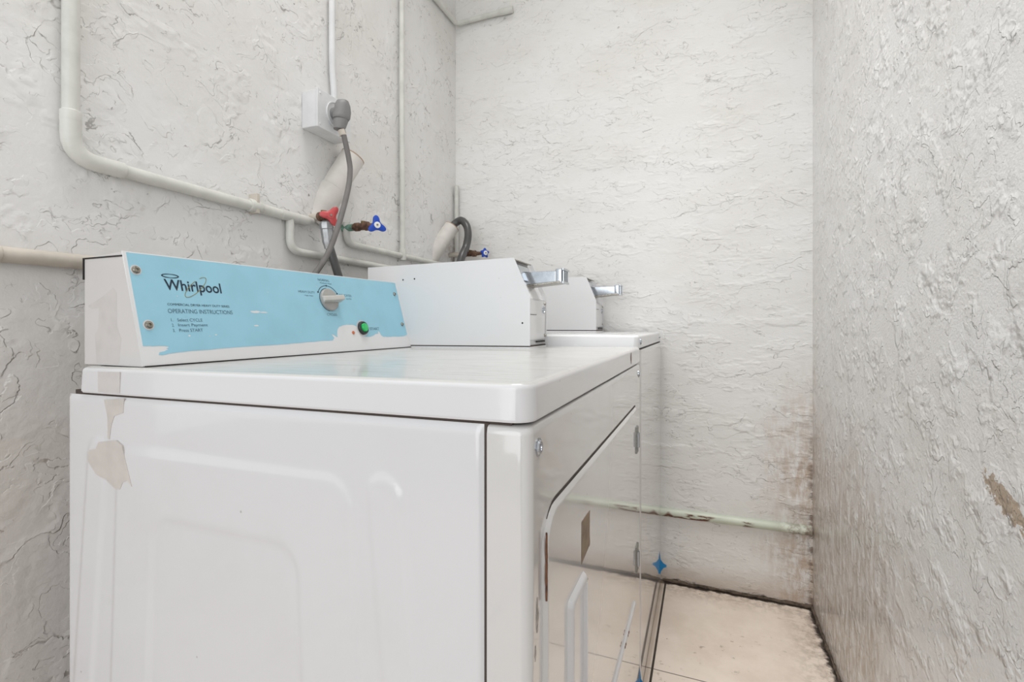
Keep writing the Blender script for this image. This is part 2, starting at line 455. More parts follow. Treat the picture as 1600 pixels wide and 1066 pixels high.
# cabinet behind the panels
bm = bmesh.new()
add_box(bm, -0.896, -0.20, DY0 + 0.006, DY1 - 0.001, 0.02, 0.862)
for v in bm.verts: v.co.z += tz(v.co.x) if v.co.z > 0.5 else 0
obj('cabinet', bm, M['grey_enamel'], dryer)
bm = box(-0.80, -0.185, DY0 + 0.02, DY1 - 0.02, 0.0, 0.03)
obj('plinth', bm, M['dark'], dryer)

def sstep(a, b, v):
    t = max(0.0, min(1.0, (v - a) / (b - a))); return t * t * (3 - 2 * t)
def arch(x, z, xa, xb, zt, r, flare=0.045):
    """signed inside distance of an arch shaped emboss (open at the floor)"""
    f = (zt - z) * flare
    cx, hx = (xa + xb) / 2, (xb - xa) / 2 + f
    qx = abs(x - cx) - (hx - r); qz = (z - (zt - 0.5)) - (0.5 - r)
    return -(math.hypot(max(qx, 0), max(qz, 0)) + min(max(qx, qz), 0) - r)
def relief(x, z):
    d = 0
    d += 0.0019 * sstep(-0.006, 0.006, arch(x, z, -0.776, -0.366, 0.800, 0.035))
    d -= 0.0019 * sstep(-0.006, 0.006, arch(x, z, -0.700, -0.443, 0.712, 0.035, 0.04))
    for xa, xb in ((-0.345, -0.302), (-0.843, -0.800)):
        s = 1 if xa > -0.5 else -1
        xo = (0.808 - z) * 0.10 * s
        d += 0.0019 * sstep(-0.006, 0.006, arch(x - xo, z, xa, xb, 0.808, 0.021, 0.0))
    return d
bm = bmesh.new()
NX, NZ = 240, 170
xa, xb, za, zb = -0.8985, -0.2035, 0.02, 0.872
grid = []
for j in range(NZ + 1):
    row = []
    z = za + (zb - za) * j / NZ
    for i in range(NX + 1):
        x = xa + (xb - xa) * i / NX
        e = min(x - xa, xb - x, zb - z)
        y = DY0 - relief(x, z) + 0.004 * (1 - sstep(-0.002, 0.007, e))
        row.append(bm.verts.new((x, y, z + tz(x) * (z / zb))))
    grid.append(row)
for j in range(NZ):
    for i in range(NX): bm.faces.new((grid[j][i], grid[j][i + 1], grid[j + 1][i + 1], grid[j + 1][i]))
obj('side_panel', bm, M['enamel'], dryer, angle=80)

# wrap-around front panel with rounded corners
def rounded_u(x_back, x_front, y0, y1, r, n=8):
    pts = [(x_back, y0)]
    for k in range(n + 1):
        a = math.radians(-90 + 90 * k / n); pts.append((x_front - r + r * math.cos(a), y0 + r + r * math.sin(a)))
    for k in range(n + 1):
        a = math.radians(90 * k / n); pts.append((x_front - r + r * math.cos(a), y1 - r + r * math.sin(a)))
    pts.append((x_back, y1)); return pts
bm = bmesh.new()
rings = []
for z, ins in ((0.02, 0.0), (0.30, 0), (0.863, 0.0), (0.869, 0.0015), (0.8725, 0.006)):
    rings.append([(x, y, z) for x, y in rounded_u(-0.1995 , XF - ins, DY0 - 0.001 + ins, DY1 - ins, 0.013)])
V = [[bm.verts.new(p) for p in r] for r in rings]
n = len(V[0])
for A, B in zip(V, V[1:]):
    for k in range(n): bm.faces.new((A[k], A[(k + 1) % n], B[(k + 1) % n], B[k]))
bm.faces.new(V[-1]); bm.faces.new(V[0][::-1])
front = obj('front_panel', bm, M['front'], dryer, angle=50)
# dark seams
bm = bmesh.new()
add_box(bm, -0.2040, -0.1990, DY0 + 0.003, DY0 + 0.01, 0.02, 0.873)
add_box(bm, -0.885, -0.175, DY0 + 0.004, DY1 - 0.004, 0.866, 0.8785)
for v in bm.verts:
    if v.co.z > 0.8: v.co.z += tz(v.co.x)
obj('seam', bm, M['seam'], dryer)

# lid
def lid(name, x0, x1, y0, y1, z0, z1, parent, r=0.022, mats=None, tilt=True, rt=0.007):
    bm = bmesh.new(); rings = []
    prof = [(z0, 0.006), (z0, 0.0015), (z0 + 0.003, 0.0)]
    for k in range(7):
        a = math.radians(90 * k / 6)
        prof.append((z1 - rt + rt * math.sin(a), rt - rt * math.cos(a) + 0.001))
    prof.append((z1, 0.014)); prof.append((z1 - 0.0006, 0.020))
    for z, ins in prof:
        rings.append([(x, y, z + (tz(x) if tilt else 0)) for x, y in rrect(x0 + ins, x1 - ins, y0 + ins, y1 - ins, [max(r - ins, 0.004), 0.006, 0.006, max(r - ins, 0.004)], 8)])
    loft(bm, rings)
    for f in bm.faces: f.material_index = 1 if f.calc_center_median().z > z1 - 0.0025 + (tz(f.calc_center_median().x) if tilt else 0) else 0
    return obj(name, bm, mats, parent, angle=35)
lid('top_lid', -0.864, XF + 0.001, DY0 - 0.002, 1.283, 0.8755, 0.914, dryer, mats=[M['enamel'], M['lidtop']])

# door on the front
def front_fn(x): return lambda u, v, t: (x + t, u, v)
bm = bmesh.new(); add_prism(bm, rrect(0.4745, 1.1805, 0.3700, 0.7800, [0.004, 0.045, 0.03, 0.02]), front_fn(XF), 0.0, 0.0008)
door_gap = obj('door_gap_shade', bm, M['seam'], dryer)  # dark plate standing in for the shade in the gap round the door
bm = bmesh.new()
rings = []
for t, ins in ((0.0, 0.0), (0.0010, 0.0), (0.0045, 0.0045), (0.0048, 0.0065), (0.0048, 0.0080), (0.0048, 0.0100)):
    rings.append([(XF + t, u, v) for u, v in rrect(0.4735 + ins, 1.178 - ins * 0.3, 0.367 + ins, 0.7765 - ins, [0.004, max(0.04 - ins, 0.01), 0.028, 0.02])])
loft(bm, rings)
door = obj('door', bm, M['front'], dryer, angle=50)
rim = tube(fillet_path([(XF, 1.1825, 0.775), (XF, 1.1825, 0.3655), (XF, 0.475, 0.3655)], 0.03), 0.0014, 8)
obj('door_rim', rim, M['enamel'], dryer)
# hinges
for zc in (0.700, 0.421):
    hinge = obj('hinge', box(XF, XF + 0.0075, 1.160, 1.190, zc - 0.031, zc + 0.031, 0.0012), M['hinge'], door)
    hinge['label'] = 'small steel hinge'
    obj('hinge_knuckle', tube([(XF + 0.0078, 1.172, zc - 0.017), (XF + 0.0078, 1.172, zc + 0.017)], 0.0042, 12), M['chrome'], door)
    obj('hinge_shadow', box(XF, XF + 0.0079, 1.1775, 1.181, zc - 0.018, zc + 0.018), M['dark'], door)
# pull recess: raised moulded frame round a shallow trough
bm = bmesh.new()
XD = XF + 0.0048
outer = rrect(0.553, 0.640, 0.44, 0.645, 0.008); inner = rrect(0.566, 0.634, 0.452, 0.634, 0.005)
mid = rrect(0.556, 0.637, 0.443, 0.642, 0.007); mid2 = rrect(0.562, 0.636, 0.448, 0.638, 0.006)
loft(bm, [[(XD - 0.001, u, v) for u, v in outer], [(XD + 0.004, u, v) for u, v in mid], [(XD + 0.006, u, v) for u, v in mid2],
          [(XD + 0.006, u, v) for u, v in inner], [(XD + 0.0010, u + (0.003 if u < 0.6 else -0.003), v) for u, v in inner]], (True, True))
obj('pull_handle', bm, M['enamel'], door)['label'] = 'moulded white recessed pull'
# lower ridge across the front
bm = bmesh.new()
pth = [(XF - 0.001, 0.475, 0.3175), (XF - 0.001, 1.165, 0.3175), (XF - 0.004, 1.178, 0.319)]
add_tube(bm, pth, [0.0055, 0.0055, 0.003], 14)
obj('front_ridge', bm, M['enamel'], dryer)
# rusty chips
def ragged(u0, u1, v0, v1, n, seed, amp):
    r = random.Random(seed); L = []; Rr = []
    for k in range(n + 1):
        v = v0 + (v1 - v0) * k / n; m = math.sin(math.pi * min(max(k / n, 0.04), 0.96)) ** 0.5
        c = (u0 + u1) / 2; h = (u1 - u0) / 2 * m
        L.append((c - h * r.uniform(1 - amp, 1), v)); Rr.append((c + h * r.uniform(1 - amp, 1), v))
    return Rr + L[::-1]
bm = bmesh.new()
add_prism(bm, ragged(0.4738, 0.4790, 0.687, 0.757, 14, 5, 0.5), front_fn(XF), 0.003, 0.0046)
obj('rust_chip', bm, M['rust'], door)['label'] = 'brown rusty chip in the enamel'
bm = bmesh.new()
add_prism(bm, [(0.622, 0.658), (0.668, 0.663), (0.671, 0.661), (0.674, 0.668), (0.671, 0.674), (0.6715, 0.711), (0.648, 0.712), (0.624, 0.7125)], front_fn(XD), 0.0, 0.0004)
obj('glue_patch', bm, M['brownpatch'], door)['label'] = 'brown square of glue residue'
bm = bmesh.new()
for u0, u1, v0, v1, s in ((0.452, 0.463, 0.665, 0.70, 1), (0.449, 0.455, 0.640, 0.655, 2)):
    bm = bmesh.new(); add_prism(bm, ragged(u0, u1, v0, v1, 6, s, 0.5), front_fn(XF), 0.0, 0.0003)
    obj('scuff_mark', bm, M['scuff'], dryer)['label'] = 'grey-brown scuff on the enamel'
bm = bmesh.new()
for k in range(7):
    u = 1.03 + rnd.uniform(-0.05, 0.03)
    bm = bmesh.new(); add_prism(bm, ragged(u, u + rnd.uniform(0.004, 0.012), 0.316, 0.3205, 4, k, 0.5), front_fn(XF), 0.004, 0.0052)
    obj('paint_chip', bm, M['rust'], dryer)['label'] = 'rusty chips along the front ridge'

def screw(parent, p, axis, r=0.008, mat=None, name='screw', proud=0.003):
    bm = lathe(p, axis, [(0, r * 1.25), (proud * 0.35, r * 1.25), (proud * 0.36, r), (proud, r * 0.85), (proud, r * 0.45), (proud * 0.5, r * 0.40)], 16)
    return obj(name, bm, mat or M['steel'], parent)
for y in (0.461, 1.25):
    screw(dryer, (XF, y, 0.848), (1, 0, 0), 0.0075, M['chrome'], 'front_bolt')
for p, r in (((XF, 0.475, 0.90), 0),):
    pass
bm = bmesh.new()
add_prism(bm, ragged(1.105, 1.114, 0.883, 0.908, 8, 4, 0.4), front_fn(XF + 0.0008), 0.0, 0.0005)
obj('rust_drip', bm, M['rust'], dryer)['label'] = 'thin rust drip on the lid edge'

# console ---------------------------------------------------------------
CP0 = Vector((-0.752, 0.455, 0.909)); CV = Vector((-0.27, 0, 0.963)).normalized(); CN = Vector((0.963, 0, 0.27)).normalized()
LEN = 0.685
def face(u, v, t=0.0): return CP0 + Vector((0, 1, 0)) * u + CV * v + CN * t
def vtop(u): return 0.1764 + 0.0130 * u
bm = bmesh.new()
A, B = [], []
for u, out in ((0.0, A), (LEN, B)):
    f0, f1 = face(u, 0.0, -0.0015), face(u, vtop(u), -0.0015)
    out += [(-0.893, CP0.y + u, 0.909), (f0.x, f0.y, 0.909), tuple(f1), (-0.893, f1.y, f1.z - 0.002 - 0.003)]
VA = [bm.verts.new(p) for p in A]; VB = [bm.verts.new(p) for p in B]
bm.faces.new(VA[::-1]); bm.faces.new(VB)
for i in range(4): bm.faces.new((VA[i], VA[(i + 1) % 4], VB[(i + 1) % 4], VB[i]))
bmesh.ops.bevel(bm, geom=bm.edges[:], offset=0.0015, segments=2, profile=0.5, affect='EDGES')
console = obj('control_console', bm, M['grey_enamel'], dryer)
console['label'] = 'white sloping console with light blue face'
# dark top seam of the console's cap and the shadow line at its foot
bm = bmesh.new()
add_box(bm, -0.8945, -0.800, 0.4535, 0.458, 1.0715, 1.0735)
add_box(bm, -0.8945, -0.8925, 0.4535, 0.458, 1.04, 1.0735)
add_box(bm, -0.885, -0.750, 0.458, 1.138, 0.9085, 0.9105)
obj('console_seam', bm, M['dark'], console)
bm = bmesh.new()
pl = [(-0.001, 0.0015), (LEN + 0.001, 0.0015), (LEN + 0.001, vtop(LEN) + 0.001), (-0.001, vtop(0) + 0.001)]
add_prism(bm, pl, lambda u, v, t: face(u, v, t), -0.0008, 0.0)
bmesh.ops.bevel(bm, geom=bm.edges[:], offset=0.0003, segments=1, affect='EDGES')
fp = obj('face_plate', bm, M['plate'], console)
# blue film with torn lower edge
rn = random.Random(11)
low = [(0.0045, 0.0315), (0.018, 0.0305), (0.030, 0.031), (0.041, 0.029), (0.036, 0.0265), (0.040, 0.025), (0.033, 0.022), (0.026, 0.0215), (0.024, 0.0175), (0.030, 0.0165), (0.045, 0.0185),
       (0.075, 0.0205), (0.12, 0.0215), (0.194, 0.0235), (0.25, 0.0245), (0.30, 0.0258), (0.355, 0.0275), (0.392, 0.0285), (0.398, 0.034), (0.394, 0.039), (0.392, 0.043), (0.400, 0.040), (0.4085, 0.0355), (0.4095, 0.042), (0.413, 0.052), (0.421, 0.059),
       (0.436, 0.063), (0.452, 0.064), (0.470, 0.064), (0.480, 0.060), (0.4865, 0.045), (0.497, 0.036), (0.509, 0.034), (0.520, 0.0335), (0.536, 0.036), (0.545, 0.0405), (0.556, 0.041), (0.5575, 0.048), (0.563, 0.043), (0.566, 0.036), (0.575, 0.0325),
       (0.595, 0.0315), (0.62, 0.0318), (0.65, 0.0312), (0.6785, 0.034)]
poly = []
for (u0, v0), (u1, v1) in zip(low, low[1:]):
    for k in range(3):
        s = k / 3; poly.append((u0 + (u1 - u0) * s, v0 + (v1 - v0) * s + rn.uniform(-0.0005, 0.0005)))
poly += [(0.6812, 0.036), (0.6812, vtop(0.68) - 0.0005), (0.0045, vtop(0) - 0.0008)]
poly[0] = (0.0045, 0.0315)
def tri_prism(bm, poly, fn, t0, t1):
    from mathutils.geometry import tessellate_polygon
    fs = add_prism(bm, poly, fn, t0, t1)
    A = list(fs[0].verts)[::-1]; B = list(fs[1].verts)
    bmesh.ops.delete(bm, geom=fs[:2], context='FACES_ONLY')
    for a, b, c in tessellate_polygon([[Vector((u, v, 0)) for u, v in poly]]):
        bm.faces.new((B[a], B[b], B[c])); bm.faces.new((A[c], A[b], A[a]))
bm = bmesh.new(); tri_prism(bm, poly, lambda u, v, t: face(u, v, t), 0.0, 0.0003)
film = obj('blue_film', bm, M['blue'], console, smooth=False)
film['label'] = 'light blue control film with torn lower edge'
# worn spots in the film
def blob(u, v, w, h, seed, t0=0.0002, t1=0.0005):
    bm = bmesh.new(); r = random.Random(seed); n = 14
    pl = [(u + w * math.cos(a) * r.uniform(.6, 1), v + h * math.sin(a) * r.uniform(.6, 1)) for a in [2 * math.pi * k / n for k in range(n)]]
    add_prism(bm, pl, lambda a, b, t: face(a, b, t), t0, t1)
    obj('worn_spot', bm, M['plate'], console, smooth=False)
blob(0.208, 0.0885, 0.014, 0.0028, 1); blob(0.226, 0.0880, 0.010, 0.0016, 2); blob(0.204, 0.062, 0.006, 0.0018, 3)
blob(0.0755, 0.0455, 0.0022, 0.0014, 6); blob(0.121, 0.046, 0.0025, 0.0014, 7)
for k in range(16): blob(rn.uniform(0.02, 0.66), rn.uniform(0.04, 0.17), rn.uniform(0.0006, 0.0016), rn.uniform(0.0006, 0.001), 20 + k)
for u, v in ((0.0135, 0.149), (0.0173, 0.0634), (0.6655, 0.151), (0.668, 0.0652)):
    pl = [(u + 0.0078 * math.cos(a), v + 0.0078 * math.sin(a)) for a in [2 * math.pi * k / 24 for k in range(24)]]
    if u < 0.3:
        bm = bmesh.new(); add_prism(bm, pl, lambda a, b, t: face(a, b, t), 0.0002, 0.0005); obj('screw_ring', bm, M['enamel'], console, smooth=False)
pl = [(0.4995 + 0.0195 * math.cos(a), 0.0553 + 0.0195 * math.sin(a)) for a in [2 * math.pi * k / 32 for k in range(32)]]
bm = bmesh.new(); add_prism(bm, pl, lambda a, b, t: face(a, b, t), 0.0002, 0.0005)
obj('button_ring', bm, M['enamel'], console, smooth=False)
for u, v in ((0.0135, 0.149), (0.0173, 0.0634), (0.6655, 0.151), (0.668, 0.0652)):
    screw(console, face(u, v, 0.0004), CN, 0.0048 if u < 0.3 else 0.0042)

# lettering
def text_into(dest, s, u0, u1, v0, v1, z=0.0006, thick=0.0, bold=0.0):
    cu = bpy.data.curves.new('t', 'FONT'); cu.body = s; cu.size = 1; cu.offset = bold; cu.resolution_u = 4
    ob = bpy.data.objects.new('t', cu); COL.objects.link(ob)
    dg = bpy.context.evaluated_depsgraph_get(); dg.update()
    me = bpy.data.meshes.new_from_object(ob.evaluated_get(dg))
    xs = [v.co.x for v in me.vertices]; ys = [v.co.y for v in me.vertices]
    ax, bx, ay, by = min(xs), max(xs), min(ys), max(ys)
    for v in me.vertices:
        u = u0 + (v.co.x - ax) / (bx - ax) * (u1 - u0); w = v0 + (v.co.y - ay) / (by - ay) * (v1 - v0)
        v.co = face(u, w, z)
    b2 = bmesh.new(); b2.from_mesh(me); obj('lettering', b2, M[dest], console, smooth=False)
    bpy.data.objects.remove(ob); bpy.data.curves.remove(cu); bpy.data.meshes.remove(me)
def solid_letters(bm, t=0.0002):
    r = bmesh.ops.solidify(bm, geom=bm.faces[:], thickness=t)
def ring(bm, u, v, a, b, w, rot=0, n=40, a0=0, a1=360, w2=None, z0=0.0004, z1=0.0007):
    """elliptical ink line"""
    P = []
    for k in range(n + 1):
        th = math.radians(a0 + (a1 - a0) * k / n); ww = w if w2 is None else w + (w2 - w) * abs(math.cos(th))
        cr, sr = math.cos(rot), math.sin(rot)
        def pt(e):
            x, y = (a + e) * math.cos(th), (b + e) * math.sin(th); return (u + x * cr - y * sr, v + x * sr + y * cr)
        P.append((pt(-ww / 2), pt(ww / 2)))
    for (i0, o0), (i1, o1) in zip(P, P[1:]):
        q = [i0, o0, o1, i1]
        add_prism(bm, q, lambda x, y, t: face(x, y, t), z0, z1)
text_into('ink', 'Whirlpool', 0.0515, 0.1470, 0.1145, 0.1385, bold=0.014)
bm = bmesh.new()
ring(bm, 0.0628, 0.1442, 0.0128, 0.0030, 0.0008, 0, w2=0.0020)
obj('logo_oval', bm, M['ink'], console, smooth=False)
text_into('ink', 'COMMERCIAL DRYER HEAVY DUTY SERIES', 0.0502, 0.156, 0.0950, 0.0988, bold=0.0)
# dial arc with its dots
bm = bmesh.new()
ring(bm, 0.4085, 0.1235, 0.0335, 0.0315, 0.0012, 0, 30, 28, 152)
for a in (28, 90, 152):
    th = math.radians(a); cu_, cv_ = 0.4085 + 0.0335 * math.cos(th), 0.1235 + 0.0315 * math.sin(th)
    add_prism(bm, [(cu_ + 0.0022 * math.cos(t), cv_ + 0.0018 * math.sin(t)) for t in [2 * math.pi * k / 12 for k in range(12)]], lambda x, y, t: face(x, y, t), 0.0004, 0.0008)
obj('dial_arc', bm, M['ink'], console, smooth=False)
bm = bmesh.new()
ring(bm, 0.4070, 0.1218, 0.0272, 0.0268, 0.0010, 0, 30, 90, 260)
obj('knob_outline', bm, M['ink'], console, smooth=False)
text_into('greyink', 'OPERATING INSTRUCTIONS', 0.0491, 0.160, 0.0826, 0.0896, bold=0.0)
for i, (a, b, w) in enumerate((('1.', 'Select CYCLE', 0.102), ('2.', 'Insert Payment', 0.1095), ('3.', 'Press START', 0.0995))):
    v = 0.0690 - i * 0.0085
    text_into('greyink', a, 0.0512, 0.0545, v, v + 0.0050)
    text_into('greyink', b, 0.0610, w, v - (0.0011 if i == 1 else 0), v + 0.0052)
text_into('greyink', 'HEAVY DUTY', 0.3225, 0.3690, 0.1338, 0.1388)
text_into('greyink', 'High Heat', 0.338, 0.362, 0.1265, 0.1300)
text_into('greyink', 'NORMAL', 0.3865, 0.4220, 0.1650, 0.1704)
text_into('greyink', 'Medium Heat', 0.391, 0.427, 0.1592, 0.1626)
text_into('greyink', 'DELICATES', 0.4450, 0.4860, 0.1330, 0.1382)
text_into('greyink', 'Low Heat', 0.4660, 0.4840, 0.1262, 0.1294)
text_into('greyink', 'CYCLES', 0.3910, 0.4220, 0.0846, 0.0902)
text_into('greyink', 'START', 0.5270, 0.5630, 0.0500, 0.0572)
bm = bmesh.new()
ring(bm, 0.1018, 0.1284, 0.0268, 0.0075, 0.0010, math.radians(41), 60, 75, 410)
obj('logo_swoosh', bm, M['gold'], console, smooth=False)['label'] = 'thin olive ring through the logo'
# knob
kc = face(0.4075, 0.1218, 0.0004)
bm = lathe(kc, CN, [(0, 0.0260), (0.003, 0.0260), (0.005, 0.0248), (0.006, 0.0235), (0.006, 0.0)], 40)
knob = obj('cycle_knob', bm, M['knob'], console)
bm = bmesh.new()
def kf(u, v, t): return kc + Vector((0, 1, 0)) * u + CV * v + CN * t
ra = math.radians(3)
rot = lambda u, v: (u * math.cos(ra) - v * math.sin(ra), u * math.sin(ra) + v * math.cos(ra))
V1 = [bm.verts.new(kf(*rot(u, v), 0.006)) for u, v in ((-0.027, -0.0085), (0.027, -0.0085), (0.0275, 0.0085), (-0.027, 0.0085))]
V2 = [bm.verts.new(kf(*rot(u, v), t)) for u, v, t in ((-0.0255, -0.0045, 0.012), (0.026, -0.0055, 0.024), (0.026, 0.0055, 0.024), (-0.0255, 0.0045, 0.012))]
bm.faces.new(V1[::-1]); bm.faces.new(V2)
for i in range(4): bm.faces.new((V1[i], V1[(i + 1) % 4], V2[(i + 1) % 4], V2[i]))
bmesh.ops.bevel(bm, geom=bm.edges[:], offset=0.0018, segments=3, profile=0.5, affect='EDGES')
obj('knob_grip', bm, M['knob2'], console)
# start button
bc = face(0.4995, 0.0553, 0.0004)
bm = lathe(bc, CN, [(0, 0.0165), (0.003, 0.0165), (0.0065, 0.0150), (0.0065, 0.0115), (0.0040, 0.0110)], 36)
obj('button_bezel', bm, M['black'], console)
bm = lathe(bc, CN, [(0.003, 0.0108), (0.0085, 0.0106), (0.0105, 0.0095), (0.0112, 0.006), (0.0114, 0.0)], 36)
obj('start_button', bm, M['green'], console)['label'] = 'round green push button'
lc = face(0.4639, 0.0447, 0.0)
obj('indicator_light', lathe(lc, CN, [(0, 0.0042), (0.0012, 0.0040), (0.0018, 0.0022), (0.0018, 0)], 20), M['orange'], console)

# coin box ---------------------------------------------------------------
def coin_box(parent, y0, y1, xr, xf, xt, zb, zm, zt, tilt):
    """xr rear, xf front face, xt front of top; zb base, zm knee, zt top"""
    T = tz if tilt else (lambda x: 0)
    prof = [(xr, zb + 0.008), (xf, zb + 0.008), (xf, zm), (xt, zt), (xr, zt - 0.002)]
    bm = bmesh.new()
    for ya, yb in ((y0, y0 + 0.0022), (y1 - 0.0022, y1)):
        add_prism(bm, prof, lambda u, v, t: (u, t, v + T(u)), ya, yb)
    # inner shell, set back from the plate edges
    s = 0.0035
    dx = (xf - xt); 
    prof2 = [(xr, zb + 0.008), (xf - s - 0.004, zb + 0.008), (xf - s - 0.004, zm - 0.006), (xf - 0.010, zm - 0.004), (xt - 0.008, zt - 0.008), (xt - 0.012, zt - 0.001), (xr, zt - 0.003)]
    add_prism(bm, prof2, lambda u, v, t: (u, t, v + T(u)), y0 + 0.0022, y1 - 0.0022)
    cb = obj('coin_box', bm, M['plate'], parent, angle=25)
    cb['label'] = 'white steel coin meter box with chrome slide'
    bm = box(xr, xf - 0.0005, y0 + 0.001, y1 - 0.001, zb - 0.002, zb + 0.0052, 0.0006)
    for v in bm.verts: v.co.z += T(v.co.x)
    obj('base_strip', bm, M['plate'], cb)
    bm = box(xr, xf - 0.003, y0 + 0.003, y1 - 0.003, zb + 0.003, zb + 0.0085)
    for v in bm.verts: v.co.z += T(v.co.x)
    obj('shadow_gap', bm, M['seam'], cb)
    # top visor lip, projecting between the plates
    bm = bmesh.new()
    add_prism(bm, [(xt - 0.02, zt - 0.004), (xt + 0.002, zt - 0.006), (xt + 0.002, zt - 0.0035), (xt - 0.02, zt - 0.001)], lambda u, v, t: (u, t, v + T(u)), y0 + 0.001, y1 - 0.012)
    obj('top_lip', bm, M['steel'], cb)
    # vault door
    bm = box(xf - 0.006, xf - 0.003, y0 + 0.010, y1 - 0.006, zb + 0.020, zm - 0.012, 0.0008)
    vd = obj('vault_door', bm, M['plate'], cb)
    obj('lock_cylinder', lathe((xf - 0.004, y1 - 0.022, zm - 0.035), (1, 0, 0), [(0, 0.010), (0.003, 0.0098), (0.0035, 0.007), (0.002, 0.0065)], 20), M['chrome'], vd)
    obj('vault_seam', box(xf - 0.0031, xf - 0.0026, y0 + 0.010, y0 + 0.060, zb + 0.084, zb + 0.0855), M['seam'], vd)
    obj('slot', box(xf - 0.006, xf - 0.0024, y1 - 0.075, y1 - 0.008, zb + 0.0125, zb + 0.0165), M['dark'], cb)
    for zz in (zb + 0.03, zm - 0.018):
        screw(cb, (xf - 0.003, y1 - 0.011, zz), (1, 0, 0), 0.0035)
    # coin slide
    ya, yb = y0 + 0.047, y0 + 0.096
    zs = zt - 0.034; xs = xt + 0.006
    sl = bmesh.new()
    x1 = xs + 0.090
    add_prism(sl, [(xs - 0.02, zs - 0.036), (x1, zs - 0.028), (x1, zs), (xs - 0.02, zs)], lambda u, v, t: (u, t, v), ya, yb)
    bmesh.ops.bevel(sl, geom=sl.edges[:], offset=0.002, segments=2, profile=0.5, affect='EDGES')
    so = obj('coin_slide', sl, M['chrome'], cb)
    bm = bmesh.new()
    # end block: ribbed push plate
    add_box(bm, x1 - 0.001, x1 + 0.016, ya - 0.002, yb + 0.002, zs - 0.031, zs + 0.005, 0.003)
    add_box(bm, x1 + 0.016, x1 + 0.021, ya - 0.003, yb + 0.003, zs - 0.033, zs - 0.027, 0.001)
    add_box(bm, x1 + 0.016, x1 + 0.021, ya - 0.003, yb + 0.003, zs + 0.000, zs + 0.006, 0.001)
    for k in range(4):
        yy = ya + 0.003 + k * 0.0125
        add_box(bm, x1 + 0.016, x1 + 0.020, yy, yy + 0.005, zs - 0.027, zs, 0.0008)
    obj('push_plate', bm, M['chrome'], so)
    obj('slide_recess', box(x1 + 0.0161, x1 + 0.0166, ya + 0.002, yb - 0.002, zs - 0.026, zs - 0.001), M['dark'], so)
    bm = box(xs - 0.028, x1 + 0.012, ya - 0.003, yb + 0.003, zs - 0.041, zs - 0.036, 0.001)
    for v in bm.verts: v.co.z += 0.009 * (v.co.x - xs) / 0.10 + 0.001
    obj('slide_bracket', bm, M['steel'], so)
    # coin window plate behind the slide
    nx = zt - zm; l = math.hypot(dx, nx)
    def sf(y, w, t):  # on the sloping face
        return (xf - 0.010 + (xt - xf + 0.002) * w + nx / l * t, y, zm - 0.004 + (zt - zm - 0.004) * w + dx / l * t)
    bm = bmesh.new(); add_prism(bm, [(y0 + 0.03, 0.45), (y1 - 0.03, 0.45), (y1 - 0.03, 0.93), (y0 + 0.03, 0.93)], lambda u, v, t: sf(u, v, t), 0.0, 0.0025)
    bmesh.ops.bevel(bm, geom=bm.edges[:], offset=0.0006, segments=1, affect='EDGES')
    obj('coin_plate', bm, M['chrome'], cb)
    return cb
cb1 = coin_box(dryer, 1.14, 1.278, -0.896, -0.405, -0.448, 0.912, 1.046, 1.142, True)
for px_, pz_ in ((-0.7775, 1.095), (-0.7405, 1.0965), (-0.425, 0.975)):
    bm = lathe((px_, 1.1405, pz_), (0, -1, 0), [(0, 0.0024), (0.0012, 0.0020), (0.0012, 0)], 12)
    obj('rivet_hole', bm, M['dark'], cb1)

# tape residue on the dryer's side, lid edge and console end
def side_fn(y): return lambda u, v, t: (u, y - t, v)
bm = bmesh.new()
for u, v in (((0, 0)),):
    pass
RES = [(-0.805, 0.802), (-0.777, 0.806), (-0.764, 0.800), (-0.752, 0.770), (-0.742, 0.745), (-0.752, 0.752), (-0.762, 0.748), (-0.768, 0.738), (-0.779, 0.737), (-0.800, 0.748), (-0.822, 0.752), (-0.843, 0.770), (-0.842, 0.786), (-0.824, 0.790), (-0.818, 0.800)]
add_prism(bm, RES, side_fn(DY0 - 0.0020), -0.0035, 0.0003)
add_prism(bm, [(-0.808, 0.862), (-0.762, 0.866), (-0.764, 0.846), (-0.784, 0.840), (-0.791, 0.826), (-0.795, 0.806), (-0.799, 0.806), (-0.800, 0.838)], side_fn(DY0 - 0.0002), -0.002, 0.0003)
obj('tape_residue', bm, M['residue2'], dryer, smooth=False)['label'] = 'dull beige tape residue'
bm = bmesh.new()
add_prism(bm, [(-0.818, 0.8735), (-0.768, 0.8735), (-0.768, 0.9035), (-0.818, 0.9025)], side_fn(DY0 - 0.0022), -0.002, 0.0003)
obj('tape_residue', bm, M['residue'], dryer, smooth=False)
bm = bmesh.new()
add_prism(bm, [(-0.862, 0.912), (-0.808, 0.912), (-0.802, 0.950), (-0.812, 0.968), (-0.813, 1.018), (-0.821, 1.026), (-0.850, 1.012), (-0.884, 0.999), (-0.872, 0.994), (-0.856, 0.996), (-0.858, 0.965), (-0.866, 0.955)], side_fn(0.4552), -0.001, 0.0003)
obj('tape_residue', bm, M['residue'], console, smooth=False)

